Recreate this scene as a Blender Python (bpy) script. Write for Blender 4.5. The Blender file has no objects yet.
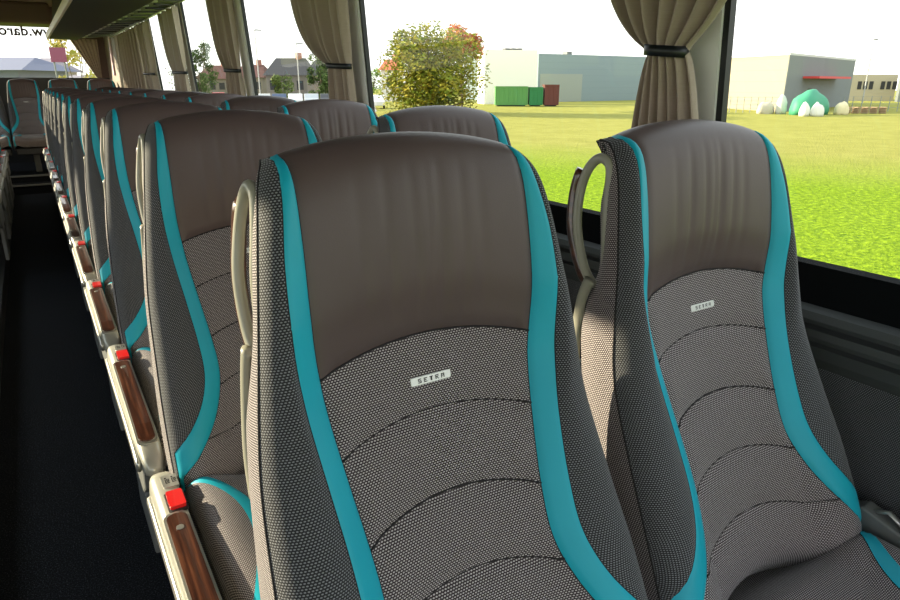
import bpy, bmesh, math, random
from mathutils import Vector, Matrix
random.seed(4)
PI = math.pi
SC = bpy.context.scene
COL = SC.collection

# ------------------------------------------------------------------ helpers
def lerp(a, b, t): return a + (b - a) * t
def ss(a, b, x):
    t = max(0.0, min(1.0, (x - a) / (b - a))); return t * t * (3 - 2 * t)
def interp(x, tab):
    if x <= tab[0][0]: return tab[0][1]
    for (x0, y0), (x1, y1) in zip(tab, tab[1:]):
        if x <= x1:
            t = (x - x0) / (x1 - x0)
            return lerp(y0, y1, t)
    return tab[-1][1]
def smooth_tab(tab, n=16, lo=None, hi=None):
    """Catmull-Rom resample of a table"""
    out = []
    for i in range(len(tab) - 1):
        p0 = tab[max(0, i - 1)]; p1 = tab[i]; p2 = tab[i + 1]; p3 = tab[min(len(tab) - 1, i + 2)]
        for k in range(n):
            t = k / n
            m1 = (p2[1] - p0[1]) / max(1e-6, p2[0] - p0[0]); m2 = (p3[1] - p1[1]) / max(1e-6, p3[0] - p1[0])
            h = p2[0] - p1[0]
            y = (2*t**3-3*t*t+1)*p1[1] + (t**3-2*t*t+t)*h*m1 + (-2*t**3+3*t*t)*p2[1] + (t**3-t*t)*h*m2
            out.append((lerp(p1[0], p2[0], t), y))
    out.append(tab[-1]); return out

def link(name, me, m, parent=None):
    o = bpy.data.objects.new(name, me); COL.objects.link(o)
    if m is not None: me.materials.append(m)
    if parent is not None: o.parent = parent
    return o
def tag(o, label=None, cat=None, group=None, kind=None):
    if label: o['label'] = label
    if cat: o['category'] = cat
    if group: o['group'] = group
    if kind: o['kind'] = kind
    return o
def struct(o): o['kind'] = 'structure'; return o
def empty(name, loc, rz=0):
    o = bpy.data.objects.new(name, None); COL.objects.link(o); o.location = loc; o.rotation_euler = (0, 0, rz)
    o.empty_display_size = .1
    return o
def mesh(name, vs, fs, m, parent=None, smooth=False, uvs=None):
    me = bpy.data.meshes.new(name); me.from_pydata([tuple(v) for v in vs], [], fs)
    if uvs is not None:
        l = me.uv_layers.new(name='UVMap')
        for p in me.polygons:
            for li in p.loop_indices: l.data[li].uv = uvs[me.loops[li].vertex_index]
    if smooth:
        for p in me.polygons: p.use_smooth = True
    me.update()
    return link(name, me, m, parent)
def grid(name, P, UV, m, parent=None, flip=False):
    R = len(P); Cn = len(P[0]); vs = [p for r in P for p in r]; uv = [q for r in UV for q in r]
    fs = []
    for i in range(R - 1):
        for j in range(Cn - 1):
            a = i * Cn + j; f = (a, a + 1, a + Cn + 1, a + Cn)
            fs.append(f[::-1] if flip else f)
    return mesh(name, vs, fs, m, parent, True, uv)

class MB:
    def __init__(s): s.v = []; s.f = []
    def add(s, vs, fs):
        b = len(s.v); s.v += [tuple(v) for v in vs]; s.f += [tuple(b + i for i in f) for f in fs]; return s
    def box(s, x0, x1, y0, y1, z0, z1):
        v = [(x, y, z) for z in (z0, z1) for y in (y0, y1) for x in (x0, x1)]
        return s.add(v, [(0, 2, 3, 1), (4, 5, 7, 6), (0, 1, 5, 4), (2, 6, 7, 3), (0, 4, 6, 2), (1, 3, 7, 5)])
    def prism(s, pts, axis, a, b):
        """pts 2D polygon extruded along an axis from a to b"""
        n = len(pts)
        def P(p, t):
            if axis == 'x': return (t, p[0], p[1])
            if axis == 'y': return (p[0], t, p[1])
            return (p[0], p[1], t)
        v = [P(p, a) for p in pts] + [P(p, b) for p in pts]
        f = [tuple(range(n))[::-1], tuple(range(n, 2 * n))] + [(i, (i + 1) % n, n + (i + 1) % n, n + i) for i in range(n)]
        return s.add(v, f)
    def tube(s, pts, r, n=8, close=False, ry=None, up=(1, 0, 0)):
        pts = [Vector(p) for p in pts]; N = len(pts); vs = []; upv = Vector(up)
        for i, p in enumerate(pts):
            a = pts[(i - 1) % N] if (close or i > 0) else p; b = pts[(i + 1) % N] if (close or i < N - 1) else p
            t = (b - a).normalized(); s1 = (upv - upv.dot(t) * t)
            if s1.length < 1e-4: s1 = Vector((0, 1, 0)) - Vector((0, 1, 0)).dot(t) * t
            s1.normalize(); s2 = t.cross(s1)
            ra = r[i] if isinstance(r, (list, tuple)) else r; rb = ry if ry is not None else ra
            for k in range(n):
                an = 2 * PI * k / n; vs.append(p + s1 * (ra * math.cos(an)) + s2 * (rb * math.sin(an)))
        fs = []
        for i in range(N if close else N - 1):
            for k in range(n):
                a = i * n + k; b = i * n + (k + 1) % n; c = ((i + 1) % N) * n + (k + 1) % n; d = ((i + 1) % N) * n + k
                fs.append((a, b, c, d))
        if not close: fs += [tuple(range(n))[::-1], tuple(range((N - 1) * n, N * n))]
        return s.add(vs, fs)
    def build(s, name, m, parent=None, smooth=False, bevel=0, seg=2):
        me = bpy.data.meshes.new(name); me.from_pydata(s.v, [], s.f)
        bm = bmesh.new(); bm.from_mesh(me)
        bmesh.ops.recalc_face_normals(bm, faces=bm.faces)
        if bevel:
            bmesh.ops.remove_doubles(bm, verts=bm.verts, dist=1e-6)
            ed = [e for e in bm.edges if len(e.link_faces) == 2 and e.calc_face_angle(0) > .5]
            bmesh.ops.bevel(bm, geom=ed, offset=bevel, segments=seg, affect='EDGES', profile=.5, clamp_overlap=True)
        bm.to_mesh(me); bm.free()
        if smooth:
            for p in me.polygons: p.use_smooth = True
        return link(name, me, m, parent)
def curve_pts(pts, n=6, close=False):
    P = [Vector(p) for p in pts]; N = len(P); out = []
    for i in range(N if close else N - 1):
        if close: p0, p1, p2, p3 = P[(i-1) % N], P[i], P[(i+1) % N], P[(i+2) % N]
        else: p0, p1, p2, p3 = P[max(0, i-1)], P[i], P[i+1], P[min(N-1, i+2)]
        for k in range(n):
            t = k / n
            out.append(.5 * ((2*p1) + (-p0+p2)*t + (2*p0-5*p1+4*p2-p3)*t*t + (-p0+3*p1-3*p2+p3)*t**3))
    if not close: out.append(P[-1])
    return out

# ------------------------------------------------------------------ materials
def mat(name, col, rough=.6, metal=0, spec=.5, coat=0):
    m = bpy.data.materials.new(name); m.use_nodes = True; b = m.node_tree.nodes['Principled BSDF']
    b.inputs['Base Color'].default_value = (*col, 1); b.inputs['Roughness'].default_value = rough
    b.inputs['Metallic'].default_value = metal; b.inputs['Specular IOR Level'].default_value = spec
    b.inputs['Coat Weight'].default_value = coat
    return m
def s2l(r, g, b):
    f = lambda c: (c / 255 / 12.92) if c <= 10 else (((c / 255) + .055) / 1.055) ** 2.4
    return (f(r), f(g), f(b))
class N:
    def __init__(s, m): s.m = m; s.t = m.node_tree; s.b = s.t.nodes['Principled BSDF']
    def n(s, typ, **k):
        o = s.t.nodes.new(typ)
        for a, v in k.items(): setattr(o, a, v)
        return o
    def l(s, a, b): s.t.links.new(a, b)
    def math(s, op, a, b=None, c=None):
        o = s.n('ShaderNodeMath', operation=op)
        for i, x in enumerate((a, b, c)):
            if x is None: continue
            if isinstance(x, (int, float)): o.inputs[i].default_value = x
            else: s.l(x, o.inputs[i])
        return o.outputs[0]
    def mix(s, f, a, b):
        o = s.n('ShaderNodeMix', data_type='RGBA')
        for i, x in ((0, f), (6, a), (7, b)):
            if isinstance(x, (int, float)): o.inputs[i].default_value = x
            elif isinstance(x, tuple): o.inputs[i].default_value = (*x, 1)
            else: s.l(x, o.inputs[i])
        return o.outputs[2]
    def noise(s, vec, scale, detail=3, rough=.5):
        o = s.n('ShaderNodeTexNoise'); o.inputs['Scale'].default_value = scale
        o.inputs['Detail'].default_value = detail; o.inputs['Roughness'].default_value = rough
        if vec is not None: s.l(vec, o.inputs['Vector'])
        return o.outputs['Fac']
    def coord(s, kind='Object'): return s.n('ShaderNodeTexCoord').outputs[kind]
    def scale(s, vec, sc):
        o = s.n('ShaderNodeMapping'); o.inputs['Scale'].default_value = sc; s.l(vec, o.inputs['Vector']); return o.outputs[0]
    def bump(s, h, strength, dist=.002):
        o = s.n('ShaderNodeBump'); o.inputs['Strength'].default_value = strength; o.inputs['Distance'].default_value = dist
        s.l(h, o.inputs['Height']); s.l(o.outputs[0], s.b.inputs['Normal'])
    def ramp(s, f, stops):
        o = s.n('ShaderNodeValToRGB'); e = o.color_ramp.elements
        while len(e) < len(stops): e.new(.5)
        for i, (p, c) in enumerate(stops): e[i].position = p; e[i].color = (*c, 1)
        s.l(f, o.inputs[0]); return o.outputs[0]

def weave(name, dark, light, a=.0039, b=.0027):
    m = mat(name, dark, .85, spec=.25); k = N(m)
    uv = k.coord('UV'); sp = k.n('ShaderNodeSeparateXYZ'); k.l(uv, sp.inputs[0])
    v = k.math('DIVIDE', sp.outputs[1], b); row = k.math('FLOOR', v); fv = k.math('FRACT', v)
    u = k.math('ADD', k.math('DIVIDE', sp.outputs[0], a), k.math('MULTIPLY', row, .5)); fu = k.math('FRACT', u)
    du = k.math('DIVIDE', k.math('SUBTRACT', fu, .5), .37); dv = k.math('DIVIDE', k.math('SUBTRACT', fv, .5), .32)
    r2 = k.math('ADD', k.math('MULTIPLY', du, du), k.math('MULTIPLY', dv, dv))
    d = k.math('MULTIPLY', k.math('SUBTRACT', 1.15, r2), 1.4); d.node.use_clamp = True
    nz = k.noise(k.scale(uv, (1, 1, 1)), 260, 2)
    f = k.math('MULTIPLY', d, k.math('ADD', .55, k.math('MULTIPLY', nz, .8))); f.node.use_clamp = True
    k.l(k.mix(f, dark, light), k.b.inputs['Base Color'])
    k.bump(d, .35, .0006)
    k.b.inputs['Sheen Weight'].default_value = .15
    return m
M = {}
M['fabric'] = weave('woven_fabric', (.034, .023, .026), (.57, .52, .52))
M['bolster'] = weave('bolster_fabric', (.018, .018, .021), (.24, .245, .26))
M['wallfabric'] = weave('wall_fabric', (.018, .019, .022), (.24, .25, .27))
def leather():
    m = mat('brown_leather', (.095, .073, .066), .42, spec=.45); k = N(m); c = k.coord('Object')
    n1 = k.noise(c, 700, 3, .6); n2 = k.noise(c, 9, 3)
    k.l(k.mix(n2, (.084, .058, .055), (.116, .081, .077)), k.b.inputs['Base Color'])
    k.bump(n1, .22, .0012)
    k.l(k.math('ADD', .36, k.math('MULTIPLY', n1, .16)), k.b.inputs['Roughness'])
    return m
M['leather'] = leather()
def teal():
    m = mat('teal_leather', (.008, .26, .33), .5, spec=.4); k = N(m); c = k.coord('Object')
    n = k.noise(c, 12, 3); k.l(k.mix(n, (.005, .36, .48), (.010, .43, .56)), k.b.inputs['Base Color'])
    k.bump(k.noise(c, 800, 2), .12, .0008); return m
M['teal'] = teal()
M['shell'] = mat('shell_plastic', (.42, .39, .32), .45)
M['handle'] = mat('handle_plastic', (.31, .30, .24), .35)
M['champagne'] = mat('champagne_plastic', (.46, .45, .39), .33, .35)
M['silver'] = mat('silver_metal', (.62, .61, .57), .28, .8)
M['dark'] = mat('dark_plastic', (.022, .023, .025), .5)
M['black'] = mat('black_plastic', (.006, .008, .010), .42)
M['ledge'] = mat('black_glass_edge', (.005, .006, .007), .9, spec=.08)
M['trimgrey'] = mat('trim_grey', (.060, .066, .066), .5)
M['red'] = mat('red_plastic', (.72, .012, .012), .3, coat=.4)
M['white'] = mat('white_paint', (.78, .78, .76), .5)
M['badge'] = mat('badge_silver', (.86, .87, .84), .25, .15, coat=.5)
M['thread'] = mat('seam_thread', (.012, .010, .011), .8)
M['ink'] = mat('black_ink', (.015, .015, .015), .5)
M['pillar'] = mat('pillar_grey', (.86, .86, .83), .6)
M['greypl'] = mat('grey_plastic', (.16, .165, .16), .5)
def wood():
    m = mat('dark_wood', (.09, .025, .012), .28, coat=.6); k = N(m); c = k.scale(k.coord('Object'), (160, 6, 60))
    n = k.noise(c, 1.0, 5, .65)
    k.l(k.ramp(n, [(.3, (.010, .004, .003)), (.5, (.050, .015, .008)), (.7, (.13, .045, .022))]), k.b.inputs['Base Color']); return m
M['wood'] = wood()
def carpet():
    m = mat('black_carpet', (.008, .010, .014), .95, spec=.1); k = N(m); c = k.coord('Object')
    n = k.noise(c, 260, 2, .7); k.l(k.ramp(n, [(.45, (.006, .007, .009)), (.60, (.020, .023, .030)), (.72, (.09, .10, .12))]), k.b.inputs['Base Color'])
    k.bump(n, .6, .004); return m
M['carpet'] = carpet()
def curtain_m():
    m = mat('taupe_curtain', (.17, .145, .11), .55, spec=.3); k = N(m); c = k.coord('Object')
    n = k.noise(k.scale(c, (40, 40, 400)), 1, 2)
    k.l(k.mix(n, (.37, .29, .225), (.43, .35, .275)), k.b.inputs['Base Color'])
    k.b.inputs['Sheen Weight'].default_value = .3
    return m
M['curtain'] = curtain_m()
M['ceiling'] = mat('ceiling_fabric', (.34, .24, .22), .8)
M['header'] = mat('header_brown', (.15, .10, .085), .7)
M['rack'] = mat('rack_dark', (.034, .014, .016), .6)
M['rail'] = mat('rail_metal', (.95, .68, .80), .4, .0)
M['panel'] = mat('brown_panel', (.25, .19, .14), .5)
def glass():
    m = bpy.data.materials.new('window_glass'); m.use_nodes = True; t = m.node_tree; t.nodes.clear()
    o = t.nodes.new('ShaderNodeOutputMaterial'); mx = t.nodes.new('ShaderNodeMixShader'); tr = t.nodes.new('ShaderNodeBsdfTransparent')
    gl = t.nodes.new('ShaderNodeBsdfGlossy'); gl.inputs['Roughness'].default_value = .02; gl.inputs['Color'].default_value = (.8, .85, .8, 1)
    tr.inputs['Color'].default_value = (.96, .985, .95, 1)
    lw = t.nodes.new('ShaderNodeLayerWeight'); lw.inputs['Blend'].default_value = .5; pw_ = t.nodes.new('ShaderNodeMath'); pw_.operation = 'POWER'; pw_.inputs[1].default_value = 5; t.links.new(lw.outputs['Facing'], pw_.inputs[0]); fr = t.nodes.new('ShaderNodeMath'); fr.operation = 'MULTIPLY_ADD'; fr.inputs[1].default_value = .45; fr.inputs[2].default_value = .025; t.links.new(pw_.outputs[0], fr.inputs[0])
    t.links.new(fr.outputs[0], mx.inputs[0]); t.links.new(tr.outputs[0], mx.inputs[1]); t.links.new(gl.outputs[0], mx.inputs[2]); t.links.new(mx.outputs[0], o.inputs[0])
    return m
M['glass'] = glass()

# ------------------------------------------------------------------ the seat
R_ = math.radians(15); SR, CR = math.sin(R_), math.cos(R_)
BASE = -1.15                       # top of the podium the seats stand on
ZB = -.331 - BASE                  # height of the badge above the podium
def bp(u, v, d): return Vector((u, v * SR - d * CR, ZB + v * CR + d * SR))
UE = smooth_tab([(-.50, .226), (-.40, .232), (-.28, .230), (-.18, .224), (-.08, .217), (0, .208), (.1, .194), (.18, .181), (.225, .171), (.25, .160), (.264, .150)])
UI = smooth_tab([(-.50, .240), (-.41, .225), (-.368, .186), (-.320, .150), (-.275, .128), (-.225, .1155), (-.165, .117), (-.08, .126), (0, .135), (.08, .142), (.18, .141), (.225, .140), (.25, .140), (.264, .141)])
UO = smooth_tab([(-.50, .275), (-.41, .264), (-.368, .238), (-.320, .194), (-.275, .164), (-.225, .148), (-.165, .147), (-.08, .154), (0, .163), (.08, .169), (.15, .166), (.2, .158), (.235, .152), (.25, .149), (.264, .148)])
UR = smooth_tab([(-.50, .122), (-.3, .116), (-.23, .1155), (-.165, .117), (-.08, .126), (0, .135), (.08, .142), (.18, .141), (.225, .140), (.25, .140), (.264, .141)])
DI = smooth_tab([(-.50, -.010), (-.46, .045), (-.43, .072), (-.40, .078), (-.28, .060), (-.17, .036), (-.07, .021), (0, .016), (.04, .022), (.1, .036), (.2, .045), (.25, .036), (.27, .026)])
DC = smooth_tab([(-.50, .012), (-.40, .018), (-.17, .020), (0, .016), (.04, .012), (.1, .004), (.2, .000), (.25, .0), (.27, .0)])
DR = smooth_tab([(-.50, .010), (-.46, .065), (-.43, .095), (-.40, .108), (-.28, .092), (-.17, .068), (-.07, .050), (0, .050), (.1, .052), (.2, .052), (.25, .034), (.27, .014)])
TT = smooth_tab([(-.50, .055), (.0, .052), (.05, .042), (.09, .024), (.2, .022), (.25, .020), (.27, .022)])
ARCS = [-.036, -.135, -.228, -.318]
SPLIT = .055
def dropf(u, ui): return .024 * min(1, abs(u) / ui) ** 2
def depth(u, vr, v):
    au = abs(u); ve = vr - .024
    uir = interp(ve, UR); ue = interp(ve, UE); ur = ue - .042
    di = interp(ve, DI); dc = interp(ve, DC); dr = interp(ve, DR)
    if au <= uir: return di - dc * (1 - (au / uir) ** 2)
    e = au - uir; k = min(.017, max(0, dr - di)); d = di + k * min(1, e / .026)
    rw = lerp(.042, .024, ss(-.05, .1, ve)); dp = lerp(.046, .034, ss(-.05, .1, ve))
    if e > .026: d += (dr - di - k) * math.sin(min(1, (e - .026) / max(.015, ue - rw - uir - .026)) * PI / 2)
    t = min(1, max(0, (au - ue + rw) / rw)); d -= dp * (1 - math.sqrt(1 - .93 * t * t))
    return d
def build_backrest(root, kind, cush):
    rows = []
    n0 = 125
    for i in range(n0 + 1): rows.append(('n', -.50 + (.75) * i / n0))
    # make sure there is a row right at the leather seam
    j = min(range(len(rows)), key=lambda q: abs(rows[q][1] - SPLIT)); rows[j] = ('n', SPLIT); jsplit = j
    for th in (15, 30, 45, 60, 75, 90): rows.append(('c', th))
    for q in (.33, .66, 1): rows.append(('t', q))
    H = .038
    def point(sec, t, row):
        typ, val = row
        if typ == 'n': vr = val; dv = 0; dd = 0; q = 0
        else:
            th = math.radians(val) if typ == 'c' else PI / 2
            vr = .25; dv = H * math.sin(th); dd = -H * (1 - math.cos(th)); q = val if typ == 't' else (.4 * (1 - math.cos(th)))
        ve = vr + dv - .024
        ue = interp(ve, UE); ui = min(interp(ve, UI), ue - .012); uo = min(interp(ve, UO), ue - .006)
        T = interp(ve, TT)
        if sec == 'mid': u = ui * t
        elif sec == 'stripe': u = lerp(ui, uo, t)
        elif sec == 'bol': u = lerp(uo, ue, t)
        else: u = ue
        # smooth parabola drop
        drop = lerp(.024, .0165, ss(.12, .25, vr)) * min(1, abs(u) / interp(ve, UR)) ** 2
        v = vr + dv - drop
        d = depth(u, vr + dv, v) + dd
        if sec == 'side':
            dedge = d; d = lerp(dedge, -T, t); hh = ss(-.02, .08, ve); u = ue - lerp(.004, .016, hh) * t * t + .003 * math.sin(PI * t); v -= .022 * t * t * ss(.16, .25, ve); u -= .014 * t * t * ss(.16, .25, ve)
        if typ != 'n': v -= .008 * q * min(1, abs(u) / .150) ** 8
        # quilting grooves in the fabric
        if typ == 'n' and sec == 'mid' and vr < SPLIT + .02:
            g = 0
            near = min(abs(vr - a) for a in ARCS + [SPLIT])
            d -= (.0085 * math.exp(-near / .011) - .002) * (1 - ss(.86, .99, abs(t)))
        if sec == 'mid':
            ed = max(0, 1 - (ui - abs(u)) / .012); d -= .0028 * ed * ed
            if vr > SPLIT:          # creases of the leather cover
                w = math.sin(min(1, max(0, (vr - SPLIT) / .2)) * PI) if typ == 'n' else 0
                for (uc, wd, am, ph) in ((-.045, .006, .0030, .2), (-.012, .005, .0024, -.3), (.022, .006, .0036, .1), (.050, .005, .0022, .4), (.075, .007, .0018, 0), (-.078, .007, .0018, 0), (.006, .004, .0015, .5)):
                    c_ = uc + .03 * ph * (vr - .15)
                    d -= am * w * math.exp(-((u - c_) / wd) ** 2)
        if sec == 'stripe':
            d += .0015 * math.sin(PI * t) - .0028 * (1 - ss(0, .12, t)) - .0015 * ss(.9, 1, t)
        if sec == 'bol':
            d -= .0015 * math.exp(-((t - 0) / .08) ** 2)
        if typ == 't': d = lerp(d, lerp(-T, d, .9 * ss(.72, 1, abs(u) / ue)), q); v -= .006 * q * q + .010 * q * q * min(1, abs(u) / .15) ** 5; u *= 1 - .07 * q * q
        uvx = u
        if sec == 'side': uvx = u + (dedge - d)
        return u, v, d, uvx
    def section(name, sec, ts, rws, m, sign=1, parent=root):
        P = []; UV = []
        for r in rws:
            pr = []; ur = []
            pu = None
            for t in ts:
                u, v, d, ux = point(sec, t, r)
                if sec in ('bol', 'side'):
                    L_ = 0 if pu is None else L_ + math.hypot(u - pu[0], d - pu[1])
                    pu = (u, d); ux = .17 + L_
                pr.append(bp(u * sign, v, d)); ur.append((ux * sign + 1, v + 2 + (0 if r[0] == 'n' else 0)))
            P.append(pr); UV.append(ur)
        return grid(name, P, UV, m, parent, flip=(sign < 0 and sec != 'mid'))
    tm = [x / 24 for x in range(-24, 25)]
    BC = section('backrest_cushion', 'mid', tm, rows[:jsplit + 1], M['fabric'])
    tm2 = [x / 36 for x in range(-36, 37)]
    section('headrest', 'mid', tm2, rows[jsplit:], M['leather'])
    TS = {}; SB = {}
    for s in (-1, 1):
        TS[s] = section('trim_stripe', 'stripe', [0, .1, .25, .5, .75, .9, 1], rows, M['teal'], s)
        SB[s] = section('side_bolster', 'bol', [x / 16 for x in range(17)], rows, M['bolster'], s)
        section('side_panel', 'side', [x / 6 for x in range(7)], rows, M['fabric'], s)
    # stitched seams: thin dark cords sunk into the cover
    def seam(name, sec, pts_, r_, par):
        mb = MB()
        for line in pts_: mb.tube([bp(*p) for p in line], r_, 6)
        return mb.build(name, M['thread'], par, smooth=True)
    def rowline(a):
        rr = ('n', a); out = []
        for t in tm:
            u, v, d, _ = point('mid', t, rr); out.append((u, v, d + .0010))
        return out
    seam('quilting_seam', 'mid', [rowline(a) for a in ARCS + [SPLIT]], .0013, BC)
    for s in (-1, 1):
        ln = []
        for r_ in rows[::2]:
            u, v, d, _ = point('side', 0, r_); ln.append((u * s, v, d + .0006))
        seam('edge_seam', 'side', [ln], .0013, SB[s])
        for tt in (0, 1):
            ln = []
            for r_ in rows[::2]:
                u, v, d, _ = point('stripe', tt, r_); ln.append((u * s, v, d - .0004))
            seam('stripe_seam', 'stripe', [ln], .0010, TS[s])
    # back shell
    P = []; UV = []
    for i in range(31):
        v = -.50 + .775 * i / 30; P_ = []; U_ = []
        for k in range(21):
            t = -1 + 2 * k / 20
            dr = .024 if False else 0
            ve = min(v, .264); ue = interp(ve, UE) - .006 - .012 * ss(-.02, .08, v) - .012 * ss(.16, .25, v); T = interp(ve, TT)
            g = ss(.275, .18, v) * lerp(.75, 1, ss(.1, 0, v))
            e = max(0, 1 - t ** 6)
            P_.append(bp(t * ue, v - .030 * t * t * ss(-.3, .1, v) - .006 - .030 * t ** 6 * ss(.12, .25, v), -T - .034 * e * g - .02 * ss(.05, .2, v) * (1 - t * t) * g)); U_.append((t, v))
        P.append(P_); UV.append(U_)
    grid('back_shell', P, UV, M['shell'], root, flip=True)
    # badge with the lettering on it
    bm = bmesh.new()
    prf = []
    W, Hh, r = .0275, .0052, .0022
    for cx, cy, a0 in ((W - r, Hh - r, 0), (-W + r, Hh - r, 90), (-W + r, -Hh + r, 180), (W - r, -Hh + r, 270)):
        for a in (0, 30, 60, 90): prf.append((cx + r * math.cos(math.radians(a0 + a)), cy + r * math.sin(math.radians(a0 + a))))
    mb = MB(); nP = len(prf)
    dB = depth(0, 0, 0)
    mb.add([bp(x, y, dB - .002) for x, y in prf] + [bp(x, y, dB + .0022) for x, y in prf] + [bp(x * .97, y * .86, dB + .0030) for x, y in prf],
           [tuple(range(2 * nP, 3 * nP))] + [(i, (i + 1) % nP, nP + (i + 1) % nP, nP + i) for i in range(nP)] + [(nP + i, nP + (i + 1) % nP, 2 * nP + (i + 1) % nP, 2 * nP + i) for i in range(nP)])
    bd = mb.build('badge', M['badge'], root); bd['label'] = 'small silver rectangular name badge'
    # block letters, drawn from strokes on a 4 x 5 raster, widely spaced
    G = {'S': ['####', '#...', '####', '...#', '####'], 'E': ['####', '#...', '###.', '#...', '####'], 'T': ['####', '.##.', '.##.', '.##.', '.##.'],
         'R': ['####', '#..#', '###.', '#.#.', '#..#'], 'A': ['####', '#..#', '####', '#..#', '#..#']}
    mb = MB(); pw, ph = .00112, .00104
    for i, ch in enumerate('SETRA'):
        x0 = (i - 2) * .0078 - 2 * pw
        for rr, line in enumerate(G[ch]):
            for cc, c_ in enumerate(line):
                if c_ == '#':
                    xa = x0 + cc * pw; ya = 2.5 * ph - rr * ph
                    mb.add([bp(xa, ya, dB + .0034), bp(xa + pw * 1.02, ya, dB + .0034), bp(xa + pw * 1.02, ya - ph * 1.02, dB + .0034), bp(xa, ya - ph * 1.02, dB + .0034)], [(0, 3, 2, 1)])
    mb.build('lettering', M['ink'], bd)

def build_cushion(root):
    US = smooth_tab([(-.66, .205), (-.60, .188), (-.54, .162), (-.46, .136), (-.38, .122), (-.31, .128), (-.26, .150), (-.22, .182), (-.185, .212), (-.10, .235)])
    HW = .222; TOP = .432
    rows = [('n', -.10 - (.50) * i / 50) for i in range(51)] + [('c', a) for a in (15, 30, 45, 60, 75, 90)] + [('f', .5), ('f', 1)]
    def top(u, y):
        au = abs(u) / HW
        z = TOP + .026 * ss(.45, .86, au) + .006 * (1 - au * au) - .012 * ss(-.3, -.6, y)
        z -= .055 * ss(-.225, -.13, y)
        if au > .86: z -= .03 * (1 - math.sqrt(max(0, 1 - min(1, (au - .86) / .14) ** 2)))
        if abs(u) < interp(y, US):
            for k, a in enumerate((-.29, -.38, -.47, -.56)):
                yy = y - .03 * (u / .13) ** 2 * 1.0
                z -= .004 * math.exp(-((yy - a) / .005) ** 2)
        return z
    def pt(sec, t, row):
        typ, val = row
        y = val if typ == 'n' else -.60
        dz = 0
        if typ == 'c': th = math.radians(val); y -= .05 * math.sin(th); dz = -.05 * (1 - math.cos(th))
        if typ == 'f': y = -.65 + .015 * val; dz = -.05 - .06 * val
        ui = min(interp(y, US), HW - .012); uo = min(ui + .026, HW - .006)
        u = {'mid': lambda: ui * t, 'stripe': lambda: lerp(ui, uo, t), 'bol': lambda: lerp(uo, HW, t), 'side': lambda: HW}[sec]()
        z = top(u, y) + dz
        uvx = u
        if sec == 'side': zz = z; z = lerp(z, .28, t); u = HW + .004 * math.sin(PI * t); uvx = u + zz - z
        if typ == 'f': z = max(z, .28)
        if sec == 'stripe': z += .0012 * math.sin(PI * t)
        if sec == 'mid': z -= .002 * max(0, 1 - (ui - abs(u)) / .01)
        return u, y, z, uvx
    def section(name, sec, ts, m, sign, par):
        P = []; UV = []
        for r in rows:
            pr = []; ur = []
            for t in ts:
                u, y, z, ux = pt(sec, t, r); pr.append(Vector((u * sign, y, z))); ur.append((ux * sign + 1, y - (z - TOP if r[0] != 'n' else 0) + 3))
            P.append(pr); UV.append(ur)
        return grid(name, P, UV, m, par, flip=(sign > 0 or sec == 'mid'))
    c = section('seat_cushion', 'mid', [x / 20 for x in range(-20, 21)], M['fabric'], 1, root)
    for s in (-1, 1):
        section('cushion_stripe', 'stripe', [0, .15, .5, .85, 1], M['teal'], s, c)
        section('cushion_bolster', 'bol', [x / 12 for x in range(13)], M['fabric'], s, c)
        section('cushion_side', 'side', [0, .25, .5, .75, 1], M['fabric'], s, c)
    MB().box(-.21, .21, -.62, -.08, .225, .30).build('seat_pan', M['dark'], root, bevel=.012)
    MB().prism([(-.16, .0), (-.44, .0), (-.50, .235), (-.12, .235)], 'x', -.035, .035).build('pedestal', M['greypl'], root, bevel=.008)

def build_handle(root, sg=-1):
    U = .183
    loop = [(.226, .010), (.190, .006), (.150, .001), (.112, -.004), (.080, -.010), (.064, -.024), (.070, -.039), (.100, -.049), (.150, -.053), (.196, -.047), (.228, -.031), (.240, -.008)]
    P = []
    for v, d in loop:
        u = U - .012 * ss(.12, .24, v) + .006 * ss(-.01, -.06, d)
        p = bp(u * sg, v, d); P.append(p)
    C_ = curve_pts(P, 5, True)
    h = MB().tube(C_, .0066, 12, close=True, ry=.0072).build('grab_handle', M['handle'], root, smooth=True)
    # lower bracket running down the side behind the fabric
    br = [(.072, -.030), (.045, -.050), (.0, -.066), (-.05, -.074), (-.10, -.072)]
    MB().tube(curve_pts([bp((.196 + .010 * ss(.07, -.1, v)) * sg, v, d) for v, d in br], 5), .006, 10, ry=.009).build('handle_bracket', M['handle'], h, smooth=True)
    W = [bp((U - .012 * ss(.12, .24, v) + .002) * sg, v, d) for v, d in [(.070, -.050), (.104, -.061), (.150, -.066), (.197, -.060), (.230, -.043)]]
    MB().tube(curve_pts(W, 5), [.004, .0075] + [.0084] * 17 + [.0075, .004], 12, ry=.0110).build('wood_inlay', M['wood'], h, smooth=True)['label'] = 'dark wood grip inlay'
    return h

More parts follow.
